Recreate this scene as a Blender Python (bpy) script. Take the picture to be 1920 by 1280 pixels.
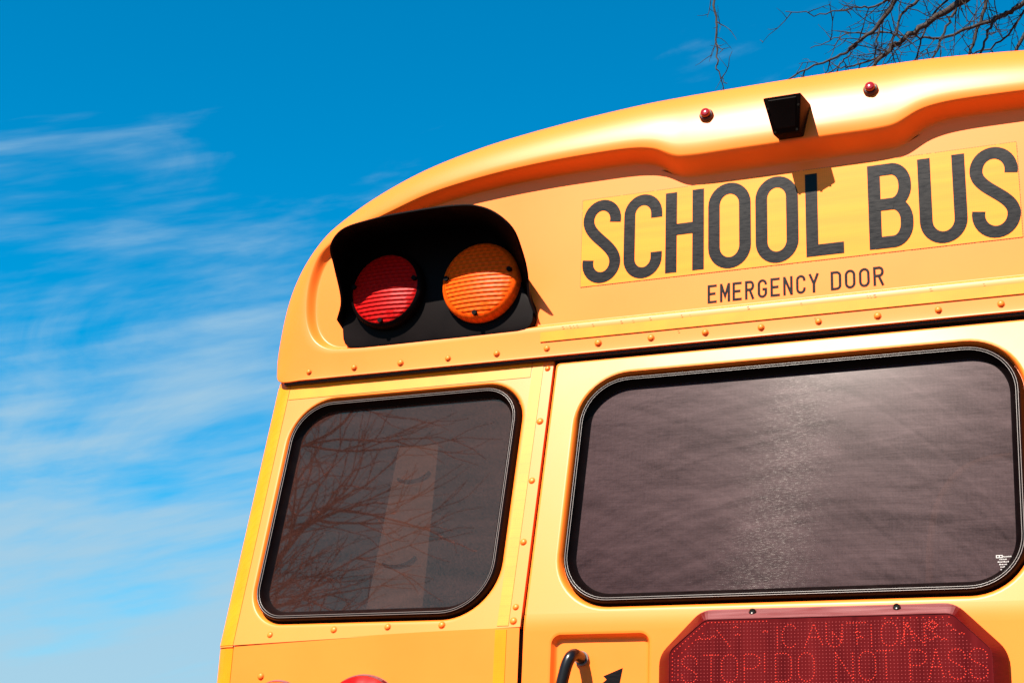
import bpy, math, random
from mathutils import Vector, Matrix, Quaternion
R = math.radians
scene = bpy.context.scene
for o in list(bpy.data.objects): bpy.data.objects.remove(o)

# ------------------------------------------------------------------ camera, sky, sun, exposure
cam_d = bpy.data.cameras.new('camera'); cam = bpy.data.objects.new('camera', cam_d)
scene.collection.objects.link(cam)
cam.matrix_world = Matrix(((0.91868752, 0.09303988, 0.38387085, 0.75862),
                           (0.39265289, -0.32057805, -0.86200547, -3.1076),
                           (0.04285968, 0.94264166, -0.33104343, 1.40),
                           (0, 0, 0, 1)))
cam_d.sensor_width = 36; cam_d.lens = 55.31; cam_d.clip_start = 0.05; cam_d.clip_end = 3000
scene.camera = cam

SUN_EL, SUN_AZ = 46.0, 16.0          # azimuth: degrees to the left of straight behind the camera side
sd = Vector((-math.sin(R(SUN_AZ))*math.cos(R(SUN_EL)), -math.cos(R(SUN_AZ))*math.cos(R(SUN_EL)), math.sin(R(SUN_EL))))
sun_d = bpy.data.lights.new('sun', 'SUN'); sun_d.energy = 5.0; sun_d.angle = R(0.5); sun_d.color = (1, .92, .80)
sun = bpy.data.objects.new('sun', sun_d); scene.collection.objects.link(sun)
sun.rotation_euler = sd.to_track_quat('Z', 'Y').to_euler()

world = bpy.data.worlds.new('World'); scene.world = world; world.use_nodes = True
def world_nodes():
    nt = world.node_tree; nt.nodes.clear()
    N = nt.nodes.new; L = nt.links.new
    out = N('ShaderNodeOutputWorld'); bg = N('ShaderNodeBackground'); bg.inputs[1].default_value = 0.066
    sky = N('ShaderNodeTexSky'); sky.sky_type = 'NISHITA'; sky.sun_disc = False
    sky.sun_elevation = R(SUN_EL); sky.sun_rotation = math.atan2(sd.x, sd.y)
    sky.air_density = 1.0; sky.dust_density = 0.4; sky.ozone_density = 3.0; sky.altitude = 600
    hs = N('ShaderNodeMix'); hs.data_type = 'RGBA'; hs.blend_type = 'MULTIPLY'; hs.inputs[0].default_value = 1
    hs.inputs[7].default_value = SKY_TINT
    L(sky.outputs[0], hs.inputs[6])
    gm = N('ShaderNodeHueSaturation'); gm.inputs['Saturation'].default_value = SKY_SAT; L(hs.outputs[2], gm.inputs['Color'])
    # thin cirrus: stretched noise over azimuth and height of the view direction
    tc = N('ShaderNodeTexCoord'); sx = N('ShaderNodeSeparateXYZ'); L(tc.outputs['Generated'], sx.inputs[0])
    def m(op, a, b=None, c=None):
        n = N('ShaderNodeMath'); n.operation = op
        for i, v in enumerate((a, b, c)):
            if v is None: continue
            if isinstance(v, (int, float)): n.inputs[i].default_value = v
            else: L(v, n.inputs[i])
        return n.outputs[0]
    az = m('ARCTAN2', sx.outputs[0], sx.outputs[1]); el = m('ARCSINE', sx.outputs[2])
    v = m('SUBTRACT', el, m('MULTIPLY', az, 0.28))
    cb = N('ShaderNodeCombineXYZ'); L(m('MULTIPLY', az, 3.2), cb.inputs[0]); L(m('MULTIPLY', v, 9.5), cb.inputs[1]); cb.inputs[2].default_value = SEED[0]
    n1 = N('ShaderNodeTexNoise'); n1.inputs['Scale'].default_value = 1.5; n1.inputs['Detail'].default_value = 9
    n1.inputs['Roughness'].default_value = .58; n1.inputs['Distortion'].default_value = .9; L(cb.outputs[0], n1.inputs['Vector'])
    cb2 = N('ShaderNodeCombineXYZ'); L(m('MULTIPLY', az, 2.2), cb2.inputs[0]); L(m('MULTIPLY', el, 3.5), cb2.inputs[1]); cb2.inputs[2].default_value = SEED[1]
    n2 = N('ShaderNodeTexNoise'); n2.inputs['Scale'].default_value = 1.6; n2.inputs['Detail'].default_value = 4; L(cb2.outputs[0], n2.inputs['Vector'])
    cb3 = N('ShaderNodeCombineXYZ'); L(m('MULTIPLY', az, 9), cb3.inputs[0]); L(m('MULTIPLY', v, 60.0), cb3.inputs[1])
    n3 = N('ShaderNodeTexNoise'); n3.inputs['Scale'].default_value = 1.5; n3.inputs['Detail'].default_value = 6; L(cb3.outputs[0], n3.inputs['Vector'])
    s = m('ADD', m('MULTIPLY', n1.outputs[0], .62), m('MULTIPLY', n2.outputs[0], .38))
    s = m('ADD', s, m('MULTIPLY', m('SUBTRACT', n3.outputs[0], .5), .27))
    s = m('ADD', s, m('MULTIPLY', m('SUBTRACT', 0.355, m('ABSOLUTE', el)), 1.2))     # thicker towards the horizon
    mr = N('ShaderNodeMapRange'); mr.interpolation_type = 'SMOOTHSTEP'; L(s, mr.inputs[0])
    mr.inputs[1].default_value = CLOUD[0]; mr.inputs[2].default_value = CLOUD[1]; mr.inputs[3].default_value = 0; mr.inputs[4].default_value = CLOUD[2]
    mx = N('ShaderNodeMix'); mx.data_type = 'RGBA'; L(mr.outputs[0], mx.inputs[0]); L(gm.outputs[0], mx.inputs[6])
    mx.inputs[7].default_value = CLOUD_COL
    L(mx.outputs[2], bg.inputs[0]); L(bg.outputs[0], out.inputs[0])
SKY_TINT = (.66, 1.06, 1.05, 1); SKY_SAT = 1.33
SEED = (15.4, 6.6)
CLOUD = (.40, .80, .90); CLOUD_COL = (2.35, 3.5, 4.3, 1)
world_nodes()
vs = scene.view_settings
vs.view_transform = 'Standard'; vs.look = 'None'; vs.exposure = 1.42; vs.gamma = 1; vs.use_curve_mapping = False

# ------------------------------------------------------------------ materials
MATS = {}
def mat(name, col, rough=.5, spec=.5, coat=0, coat_rough=.05, metal=0, bump=None, noise=None, emit=None):
    m = bpy.data.materials.new(name); m.use_nodes = True; nt = m.node_tree; b = nt.nodes['Principled BSDF']
    b.inputs['Base Color'].default_value = (*col, 1); b.inputs['Roughness'].default_value = rough
    b.inputs['Specular IOR Level'].default_value = spec; b.inputs['Metallic'].default_value = metal
    b.inputs['Coat Weight'].default_value = coat; b.inputs['Coat Roughness'].default_value = coat_rough
    tc = nt.nodes.new('ShaderNodeTexCoord')
    if noise:                                      # (scale, amount, detail, stretch): dirt and fade in the colour
        sc, am, de, st = noise
        mp = nt.nodes.new('ShaderNodeMapping'); mp.inputs['Scale'].default_value = st; nt.links.new(tc.outputs['Object'], mp.inputs[0])
        n = nt.nodes.new('ShaderNodeTexNoise'); n.inputs['Scale'].default_value = sc; n.inputs['Detail'].default_value = de
        nt.links.new(mp.outputs[0], n.inputs['Vector'])
        mr = nt.nodes.new('ShaderNodeMapRange'); mr.inputs[1].default_value = .3; mr.inputs[2].default_value = .7
        mr.inputs[3].default_value = 1-am; mr.inputs[4].default_value = 1+am*.5; nt.links.new(n.outputs[0], mr.inputs[0])
        mx = nt.nodes.new('ShaderNodeMix'); mx.data_type = 'RGBA'; mx.blend_type = 'MULTIPLY'; mx.inputs[0].default_value = 1
        mx.inputs[6].default_value = (*col, 1); nt.links.new(mr.outputs[0], mx.inputs[7]); nt.links.new(mx.outputs[2], b.inputs['Base Color'])
        m2 = nt.nodes.new('ShaderNodeMapRange'); m2.inputs[1].default_value = .3; m2.inputs[2].default_value = .7
        m2.inputs[3].default_value = max(.02, rough*.85); m2.inputs[4].default_value = min(1, rough*1.2)
        nt.links.new(n.outputs[0], m2.inputs[0]); nt.links.new(m2.outputs[0], b.inputs['Roughness'])
    if bump:                                       # (scale, strength, distance)
        n = nt.nodes.new('ShaderNodeTexNoise'); n.inputs['Scale'].default_value = bump[0]; n.inputs['Detail'].default_value = 3
        nt.links.new(tc.outputs['Object'], n.inputs['Vector'])
        bp = nt.nodes.new('ShaderNodeBump'); bp.inputs['Strength'].default_value = bump[1]; bp.inputs['Distance'].default_value = bump[2]
        nt.links.new(n.outputs[0], bp.inputs['Height']); nt.links.new(bp.outputs[0], b.inputs['Normal'])
    if emit: b.inputs['Emission Color'].default_value = (*emit[0], 1); b.inputs['Emission Strength'].default_value = emit[1]
    MATS[name] = m
    return m

YEL = (.90, .165, .016)
paint = mat('bus_yellow_paint', YEL, rough=.44, spec=.15, coat=.22, coat_rough=.34, noise=(3.0, .08, 6, (1, 1, 1)), bump=(5, .08, .004))
paint_gel = mat('bus_yellow_gelcoat', YEL, rough=.42, spec=.13, coat=.30, coat_rough=.36, noise=(2.5, .08, 6, (1, 1, 1)))
rubber = mat('black_rubber', (.003, .001, .0008), rough=.45, spec=.10, noise=(30, .3, 4, (1, 1, 1)))
black_plastic = mat('black_plastic', (.003, .0012, .0012), rough=.5, spec=.05, noise=(12, .3, 4, (1, 1, 1)))
black_gloss = mat('black_gloss_paint', (.004, .002, .002), rough=.30, spec=.4)
letter_black = mat('letter_black', (.003, .0012, .0012), rough=.33, spec=.15, bump=(900, .15, .0006), noise=(60, .25, 4, (1, 1, 6)))
strip_grey = mat('lock_strip_grey', (.15, .12, .11), rough=.3, spec=.5)
seam_dark = mat('seam_dark', (.012, .005, .003), rough=.8)
red_plastic = mat('red_plastic_housing', (.080, .0012, .0016), rough=.4, spec=.16, coat=.0, noise=(14, .25, 6, (1, 5, 30)))
def dusty_lit_ledge(m):  # dust plus the sheen of lit up-facing bevels, painted into the colour
    nt = m.node_tree; b = nt.nodes['Principled BSDF']; src = b.inputs['Base Color'].links[0].from_socket
    ge = nt.nodes.new('ShaderNodeNewGeometry'); sx = nt.nodes.new('ShaderNodeSeparateXYZ'); nt.links.new(ge.outputs['True Normal'], sx.inputs[0])
    tc = nt.nodes.new('ShaderNodeTexCoord'); n = nt.nodes.new('ShaderNodeTexNoise'); n.inputs['Scale'].default_value = 40; n.inputs['Detail'].default_value = 6
    mp = nt.nodes.new('ShaderNodeMapping'); mp.inputs['Scale'].default_value = (.25, 1, 3); mp.inputs['Rotation'].default_value = (0, R(25), 0)
    nt.links.new(tc.outputs['Object'], mp.inputs[0]); nt.links.new(mp.outputs[0], n.inputs['Vector'])
    mr = nt.nodes.new('ShaderNodeMapRange'); nt.links.new(sx.outputs[2], mr.inputs[0]); mr.inputs[1].default_value = .7; mr.inputs[2].default_value = .8; mr.inputs[3].default_value = 0; mr.inputs[4].default_value = .8
    mu = nt.nodes.new('ShaderNodeMath'); mu.operation = 'MULTIPLY'; nt.links.new(mr.outputs[0], mu.inputs[0]); nt.links.new(n.outputs[0], mu.inputs[1])
    mx = nt.nodes.new('ShaderNodeMix'); mx.data_type = 'RGBA'; nt.links.new(mu.outputs[0], mx.inputs[0]); nt.links.new(src, mx.inputs[6]); mx.inputs[7].default_value = (.30, .14, .14, 1)
    nt.links.new(mx.outputs[2], b.inputs['Base Color'])
dusty_lit_ledge(red_plastic)
steel = mat('screw_steel', (.05, .045, .04), rough=.3, metal=.9)
led_red = mat('led_red', (.48, .020, .009), rough=.35, emit=((1, .05, .02), .03))
tan = mat('interior_tan', (.50, .27, .17), rough=.6)
lining = mat('interior_lining', (.10, .085, .08), rough=.8)
bark = mat('bark', (.016, .007, .0045), rough=.85, noise=(9, .4, 5, (1, 1, .3)), bump=(40, .6, .01))
asphalt = mat('asphalt', (.055, .042, .034), rough=.9, noise=(20, .3, 8, (1, 1, 1)))
white_print = mat('white_print', (.30, .27, .26), rough=.5)
tyre_m = mat('tyre_rubber', (.02, .02, .02), rough=.8)

def tape_mat(name, col, wave):
    m = mat(name, col, rough=.38, spec=.22); nt = m.node_tree; b = nt.nodes['Principled BSDF']
    tc = nt.nodes.new('ShaderNodeTexCoord')
    vo = nt.nodes.new('ShaderNodeTexVoronoi'); vo.feature = 'DISTANCE_TO_EDGE'; vo.inputs['Scale'].default_value = 210; vo.inputs['Randomness'].default_value = .15
    nt.links.new(tc.outputs['Object'], vo.inputs['Vector'])
    mr = nt.nodes.new('ShaderNodeMapRange'); mr.inputs[1].default_value = .02; mr.inputs[2].default_value = .14; mr.inputs[3].default_value = .90; mr.inputs[4].default_value = 1.0
    nt.links.new(vo.outputs['Distance'], mr.inputs[0])
    mp = nt.nodes.new('ShaderNodeMapping'); mp.inputs['Scale'].default_value = wave; nt.links.new(tc.outputs['Object'], mp.inputs[0])
    n = nt.nodes.new('ShaderNodeTexNoise'); n.inputs['Scale'].default_value = 6; n.inputs['Detail'].default_value = 3; nt.links.new(mp.outputs[0], n.inputs['Vector'])
    m2 = nt.nodes.new('ShaderNodeMapRange'); m2.inputs[1].default_value = .35; m2.inputs[2].default_value = .65; m2.inputs[3].default_value = .92; m2.inputs[4].default_value = 1.05
    nt.links.new(n.outputs[0], m2.inputs[0])
    mm = nt.nodes.new('ShaderNodeMath'); mm.operation = 'MULTIPLY'; nt.links.new(mr.outputs[0], mm.inputs[0]); nt.links.new(m2.outputs[0], mm.inputs[1])
    mx = nt.nodes.new('ShaderNodeMix'); mx.data_type = 'RGBA'; mx.blend_type = 'MULTIPLY'; mx.inputs[0].default_value = 1
    mx.inputs[6].default_value = (*col, 1); nt.links.new(mm.outputs[0], mx.inputs[7]); nt.links.new(mx.outputs[2], b.inputs['Base Color'])
    bp = nt.nodes.new('ShaderNodeBump'); bp.inputs['Strength'].default_value = .25; bp.inputs['Distance'].default_value = .0006
    nt.links.new(m2.outputs[0], bp.inputs['Height']); nt.links.new(bp.outputs[0], b.inputs['Normal'])
    return m
tape_m = tape_mat('reflective_tape_yellow', (.93, .200, .002), (3, 3, 3))
decal_m = tape_mat('reflective_sheet_yellow', (.93, .205, .004), (.5, 1, 9))

def lens_mat(name, col, glow):
    m = mat(name, col, rough=.40, spec=.06, coat=.0); nt = m.node_tree; b = nt.nodes['Principled BSDF']
    tc = nt.nodes.new('ShaderNodeTexCoord'); mp = nt.nodes.new('ShaderNodeMapping'); mp.inputs['Scale'].default_value = (115, .01, 72)
    nt.links.new(tc.outputs['Object'], mp.inputs[0])
    ck = nt.nodes.new('ShaderNodeTexChecker'); ck.inputs['Scale'].default_value = 1; nt.links.new(mp.outputs[0], ck.inputs['Vector'])
    ck.inputs[1].default_value = (*[c*.80 for c in col], 1); ck.inputs[2].default_value = (*col, 1)
    nt.links.new(ck.outputs[0], b.inputs['Base Color'])
    b.inputs['Subsurface Weight'].default_value = 0.0
    b.inputs['Transmission Weight'].default_value = 0.0
    return m
red_lens_m = lens_mat('red_lens', (.36, .003, .003), 0)
amber_lens_m = lens_mat('amber_lens', (.75, .080, .003), 0)

def glass_mat(name, scratch, dust_col, speck):
    """tinted pane under a film of dust; scratch = rubbed, finely scratched surface"""
    m = bpy.data.materials.new(name); m.use_nodes = True; nt = m.node_tree; N = nt.nodes.new; L = nt.links.new
    b = nt.nodes['Principled BSDF']; out = nt.nodes['Material Output']
    b.inputs['Roughness'].default_value = .015 if scratch < .5 else .12
    b.inputs['IOR'].default_value = 2.6 if scratch < .5 else 1.45
    b.inputs['Specular IOR Level'].default_value = 1.0 if scratch < .5 else .06; b.inputs['Specular Tint'].default_value = (1, .25, .145, 1) if scratch < .5 else (1, .95, .95, 1)
    tc = N('ShaderNodeTexCoord')
    def noise(scale, stretch, rot=0, detail=4, dist=0, rough=.55):
        mp = N('ShaderNodeMapping'); mp.inputs['Scale'].default_value = stretch; mp.inputs['Rotation'].default_value = (0, R(rot), 0); L(tc.outputs['Object'], mp.inputs[0])
        n = N('ShaderNodeTexNoise'); n.inputs['Scale'].default_value = scale; n.inputs['Detail'].default_value = detail
        n.inputs['Roughness'].default_value = rough; n.inputs['Distortion'].default_value = dist; L(mp.outputs[0], n.inputs['Vector']); return n.outputs[0]
    def m_(op, a, c):
        q = N('ShaderNodeMath'); q.operation = op
        for i, v in enumerate((a, c)):
            if isinstance(v, (int, float)): q.inputs[i].default_value = v
            else: L(v, q.inputs[i])
        return q.outputs[0]
    def rng_(v, a, b_, c, d):
        q = N('ShaderNodeMapRange'); L(v, q.inputs[0]); q.inputs[1].default_value = a; q.inputs[2].default_value = b_; q.inputs[3].default_value = c; q.inputs[4].default_value = d; return q.outputs[0]
    big = noise(3.0, (1.2, 1, 6), 6, 7, .8)
    grain = noise(330, (1, 1, 1), 0, 2)
    hair = noise(1.0, (14, 1, 330), 5, 4, .3)        # fine lines along the wiping direction
    hair2 = noise(1.0, (300, 1, 16), -3, 3)          # and a few across it
    s = rng_(big, .3, .7, -.26, .26)
    if scratch > .5:                                 # sweeping arcs left by a wiping cloth
        sx = N('ShaderNodeSeparateXYZ'); L(tc.outputs['Object'], sx.inputs[0])
        arcs = []
        for cx_, cz_, fr in ((.12, 1.25, 60), (-.9, 1.0, 45)):
            dx = m_('SUBTRACT', sx.outputs[0], cx_); dz = m_('SUBTRACT', sx.outputs[2], cz_)
            rr_ = m_('SQRT', m_('ADD', m_('MULTIPLY', dx, dx), m_('MULTIPLY', dz, dz)), 0); an = m_('ARCTAN2', dx, dz)
            cb = N('ShaderNodeCombineXYZ'); L(m_('MULTIPLY', rr_, fr), cb.inputs[0]); L(m_('MULTIPLY', an, 2.2), cb.inputs[1])
            nn = N('ShaderNodeTexNoise'); nn.inputs['Scale'].default_value = 1; nn.inputs['Detail'].default_value = 8; nn.inputs['Roughness'].default_value = .62; L(cb.outputs[0], nn.inputs['Vector'])
            arcs.append(rng_(nn.outputs[0], .3, .7, -.19, .19))
        s = m_('ADD', s, m_('ADD', arcs[0], arcs[1]))
    s = m_('ADD', s, rng_(grain, .25, .75, *((-.16, .16) if scratch > .5 else (-.55, .55))))
    if scratch > .5:
        s = m_('ADD', s, m_('ADD', rng_(hair, .3, .7, -.16, .16), rng_(hair2, .3, .7, -.08, .08)))
    f = m_('ADD', s, 1.0)
    mx = N('ShaderNodeMix'); mx.data_type = 'RGBA'; mx.blend_type = 'MULTIPLY'; mx.inputs[0].default_value = 1
    mx.inputs[6].default_value = (*dust_col, 1); L(f, mx.inputs[7])
    vo = N('ShaderNodeTexVoronoi'); vo.inputs['Scale'].default_value = 95; L(tc.outputs['Object'], vo.inputs['Vector'])
    lt = m_('LESS_THAN', vo.outputs['Distance'], .10)
    mx2 = N('ShaderNodeMix'); mx2.data_type = 'RGBA'; L(m_('MULTIPLY', lt, speck), mx2.inputs[0]); L(mx.outputs[2], mx2.inputs[6]); mx2.inputs[7].default_value = (.085, .055, .042, 1)
    L(mx2.outputs[2], b.inputs['Base Color'])
    tr = N('ShaderNodeBsdfTransparent'); tr.inputs[0].default_value = (.55, .44, .40, 1)
    m1 = N('ShaderNodeMixShader'); m1.inputs[0].default_value = .72 if scratch < .5 else .80; L(tr.outputs[0], m1.inputs[1]); L(b.outputs[0], m1.inputs[2])
    last = m1.outputs[0]
    if scratch > .5:
        hz = N('ShaderNodeBsdfGlossy'); hz.inputs['Color'].default_value = (1, .86, .90, 1); hz.inputs['Roughness'].default_value = HAZE[0]
        w = m_('MULTIPLY', f, HAZE[1])
        m2 = N('ShaderNodeMixShader'); L(w, m2.inputs[0]); L(last, m2.inputs[1]); L(hz.outputs[0], m2.inputs[2]); last = m2.outputs[0]
        g = N('ShaderNodeBsdfAnisotropic'); g.inputs['Color'].default_value = (1, .95, .92, 1)
        g.inputs['Roughness'].default_value = ANI[0]; g.inputs['Anisotropy'].default_value = ANI[1]
        tg = N('ShaderNodeCombineXYZ')
        for i in range(3): tg.inputs[i].default_value = ANI[3][i]
        L(tg.outputs[0], g.inputs['Tangent'])
        bp = N('ShaderNodeBump'); bp.inputs['Strength'].default_value = ANI[4]; bp.inputs['Distance'].default_value = .001
        L(noise(1.0, (60, 1, 700), 4, 3), bp.inputs['Height']); L(bp.outputs[0], g.inputs['Normal'])
        w2 = m_('MULTIPLY', rng_(noise(1.0, (90, 1, 420), 6, 2), .48, .72, .15, 2.2), ANI[2])
        m3 = N('ShaderNodeMixShader'); L(w2, m3.inputs[0]); L(last, m3.inputs[1]); L(g.outputs[0], m3.inputs[2]); last = m3.outputs[0]
    L(last, out.inputs[0])
    return m
HAZE = (.36, .0027)
ANI = (.22, .97, .0012, (1, -.06, -.29), .06)
glass_side = glass_mat('dusty_dark_glass', 0.15, (.045, .0180, .0145), .7)
glass_door = glass_mat('scratched_dark_glass', 1.0, (.023, .0090, .0100), .0)

# ------------------------------------------------------------------ helpers
def link(o, parent=None):
    scene.collection.objects.link(o)
    if parent is not None: o.parent = parent
    return o
def mesh_data(name, verts, faces, m, smooth=None):
    me = bpy.data.meshes.new(name); me.from_pydata([tuple(v) for v in verts], [], faces); me.update()
    if m: me.materials.append(m)
    if smooth is not None:
        me.polygons.foreach_set('use_smooth', [True]*len(me.polygons))
        if smooth < 180: me.set_sharp_from_angle(angle=R(smooth))
    return me
def obj(name, verts, faces, m, parent=None, smooth=None, label=None):
    o = bpy.data.objects.new(name, mesh_data(name, verts, faces, m, smooth)); link(o, parent)
    if label: o['label'] = label
    return o
def inst(name, me, loc, parent, rot=None, scale=None):
    o = bpy.data.objects.new(name, me); o.location = loc
    if rot is not None: o.rotation_mode = 'QUATERNION'; o.rotation_quaternion = rot
    if scale is not None: o.scale = scale
    return link(o, parent)
class MB:
    def __init__(s): s.v = []; s.f = []
    def add(s, v, f):
        k = len(s.v); s.v += [tuple(p) for p in v]; s.f += [tuple(i+k for i in q) for q in f]
    def loft(s, rings, closed=True, cap0=False, cap1=False):
        n = len(rings[0]); v = [p for r in rings for p in r]; f = []
        for a in range(len(rings)-1):
            for i in range(n if closed else n-1):
                j = (i+1) % n; f.append((a*n+i, a*n+j, (a+1)*n+j, (a+1)*n+i))
        if cap0: f.append(tuple(range(n))[::-1])
        if cap1: f.append(tuple((len(rings)-1)*n+i for i in range(n)))
        s.add(v, f)
    def box(s, x0, x1, y0, y1, z0, z1):
        s.add([(x0,y0,z0),(x1,y0,z0),(x1,y1,z0),(x0,y1,z0),(x0,y0,z1),(x1,y0,z1),(x1,y1,z1),(x0,y1,z1)],
              [(0,3,2,1),(4,5,6,7),(0,1,5,4),(1,2,6,5),(2,3,7,6),(3,0,4,7)])
    def tube(s, pts, rad, n=6, caps=True):
        pts = [Vector(p) for p in pts]
        if not hasattr(rad, '__len__'): rad = [rad]*len(pts)
        t = (pts[1]-pts[0]).normalized(); up = Vector((0,0,1)) if abs(t.z) < .9 else Vector((1,0,0))
        u = t.cross(up).normalized(); rings = []
        for i, p in enumerate(pts):
            a = pts[max(i-1,0)]; b = pts[min(i+1,len(pts)-1)]; t = (b-a).normalized()
            u = (u - t*u.dot(t)).normalized(); w = t.cross(u)
            rings.append([p + (u*math.cos(2*math.pi*k/n) + w*math.sin(2*math.pi*k/n))*rad[i] for k in range(n)])
        s.loft(rings, True, caps, caps)
    def obj(s, name, m, parent=None, smooth=None, label=None): return obj(name, s.v, s.f, m, parent, smooth, label)
def catmull(P, sub, closed=False):
    P = [Vector(p) for p in P]; n = len(P); out = []
    for i in range(n if closed else n-1):
        if closed: a, b, c, d = P[i-1], P[i], P[(i+1) % n], P[(i+2) % n]
        else: a, b, c, d = P[max(i-1,0)], P[i], P[i+1], P[min(i+2,n-1)]
        ta = max((b-a).length, 1e-9)**.5; tb = max((c-b).length, 1e-9)**.5; td = max((d-c).length, 1e-9)**.5
        m1 = (c-b) if i == 0 and not closed else ((b-a)/ta - (c-a)/(ta+tb) + (c-b)/tb)*tb if ta > 1e-4 else (c-b)
        m2 = ((c-b)/tb - (d-b)/(tb+td) + (d-c)/td)*tb if td > 1e-4 else (c-b)
        for k in range(sub):
            t = k/sub; t2 = t*t; t3 = t2*t
            out.append(b*(2*t3-3*t2+1) + m1*(t3-2*t2+t) + c*(-2*t3+3*t2) + m2*(t3-t2))
    if not closed: out.append(P[-1])
    return out
def rrect(x0, x1, z0, z1, rad, n=14):
    """rounded rectangle outline in x, z; rad = (bottom left, bottom right, top right, top left)"""
    out = []
    for (cx, cz, a0, r) in ((x0+rad[0], z0+rad[0], 180, rad[0]), (x1-rad[1], z0+rad[1], 270, rad[1]), (x1-rad[2], z1-rad[2], 0, rad[2]), (x0+rad[3], z1-rad[3], 90, rad[3])):
        for k in range(n):
            a = R(a0 + 90*k/(n-1)); out.append((cx + r*math.cos(a), cz + r*math.sin(a)))
    return out
def inset(q, d): return (q[0]+d, q[1]-d, q[2]+d, q[3]-d, tuple(max(.004, r-d) for r in q[4]))

TL = math.tan(R(12)); ZK = 1.969
def yw(z): return (z-ZK)*TL                              # the raked window band of the rear
def WP(x, z, out=0): return (x, yw(z)-out, z)
YL = -.005; YH = .130; XC = -.009                        # lower wall, header face, centre line
mx_ = lambda x: 2*XC - x

# ------------------------------------------------------------------ ground
g = MB(); g.box(-900, 900, -900, 900, -.3, 0)
go = g.obj('ground', asphalt); go['kind'] = 'structure'

# ------------------------------------------------------------------ the bus
bus = bpy.data.objects.new('school_bus', None); bus.location = (0, 0, 0); link(bus)
bus['label'] = 'yellow school bus seen from behind with dark windows, warning lamps and SCHOOL BUS lettering'
bus['category'] = 'school bus'

# header cap: rings O (silhouette), C (raised rim), D (flat recessed face)
ST = [ # O x,z,o | C x,z,o | D x,z
 ((XC,2.590,.02),(XC,2.664,.018),(XC,2.677)),
 ((-.60,2.590,.02),(-.60,2.664,.018),(-.60,2.677)),
 ((-1.12,2.590,.02),(-1.125,2.660,.018),(-1.13,2.673)),
 ((-1.24,2.590,.02),(-1.185,2.668,.018),(-1.175,2.682)),
 ((-1.315,2.594,.014),(-1.222,2.692,.018),(-1.203,2.704)),
 ((-1.331,2.630,.002),(-1.246,2.735,.018),(-1.224,2.742)),
 ((-1.332,2.725,-.008),(-1.256,2.800,.018),(-1.233,2.800)),
 ((-1.318,2.825,-.015),(-1.250,2.870,.018),(-1.229,2.860)),
 ((-1.287,2.905,-.02),(-1.225,2.930,.02),(-1.206,2.918)),
 ((-1.232,2.988,-.025),(-1.170,2.970,.023),(-1.152,2.955)),
 ((-1.158,3.047,-.03),(-1.105,2.992,.027),(-1.085,2.978)),
 ((-1.07,3.095,-.03),(-1.03,3.014,.032),(-1.005,3.003)),
 ((-.95,3.142,-.03),(-.92,3.047,.038),(-.88,3.032)),
 ((-.80,3.180,-.03),(-.77,3.070,.044),(-.74,3.051)),
 ((-.655,3.203,-.03),(-.635,3.082,.047),(-.62,3.059)),
 ((-.515,3.219,-.03),(-.495,3.087,.049),(-.49,3.062)),
 ((-.375,3.231,-.03),(-.365,3.085,.050),(-.37,3.061)),
 ((-.325,3.234,-.03),(-.315,3.075,.051),(-.325,3.050)),
 ((-.27,3.2365,-.03),(-.262,3.050,.053),(-.268,3.014)),
 ((-.23,3.2375,-.03),(-.225,3.045,.054),(-.23,3.008)),
 ((-.12,3.2385,-.03),(-.12,3.044,.055),(-.12,3.008)),
 ((XC,3.239,-.03),(XC,3.044,.055),(XC,3.008))]
def loop_of(k):
    half = [(s[k][0], s[k][2] if k < 2 else 0.0, s[k][1]) for s in ST]
    full = half + [(mx_(x), o, z) for (x, o, z) in half[-2:0:-1]]
    return catmull(full, 7, True)
Oh, Ch, Dh = loop_of(0), loop_of(1), loop_of(2)
rings = []
for back in (.10, .05, .015):
    rings.append([Vector((p.x, YH - p.y + back, p.z)) for p in Oh])
for k in range(0, 11):
    th = R(90 - 9*k); s_, c_ = math.sin(th), math.cos(th)
    rings.append([Vector((c.x + (o.x-c.x)*s_, YH - (o.y + (c.y-o.y)*c_), c.z + (o.z-c.z)*s_)) for o, c in zip(Oh, Ch)])
for t in (.10, .22, .36, .52, .68, .82, .93, 1.0):
    e = t*t*(3-2*t) if t > .5 else t*t*(3-2*t)
    rings.append([Vector((c.x + (d.x-c.x)*t, YH - (c.y + (d.y-c.y)*e), c.z + (d.z-c.z)*t)) for c, d in zip(Ch, Dh)])
cen = Vector((XC, 0, 2.84))
for q in (.994, .985):
    rings.append([Vector((XC + (d.x-XC)*q, YH, cen.z + (d.z-cen.z)*q)) for d in Dh])
hb = MB(); hb.loft(rings, True, False, True)
# outward normals: flip so the face looks to -Y
hb.f = [tuple(reversed(f)) for f in hb.f]
header = hb.obj('header_cap', paint_gel, bus, smooth=180, label='moulded yellow rear cap with overhanging brow and rounded corner')

# roof and side walls behind the cap
rb = MB(); arch = [p for p in Oh if p.z > 2.60]
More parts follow.
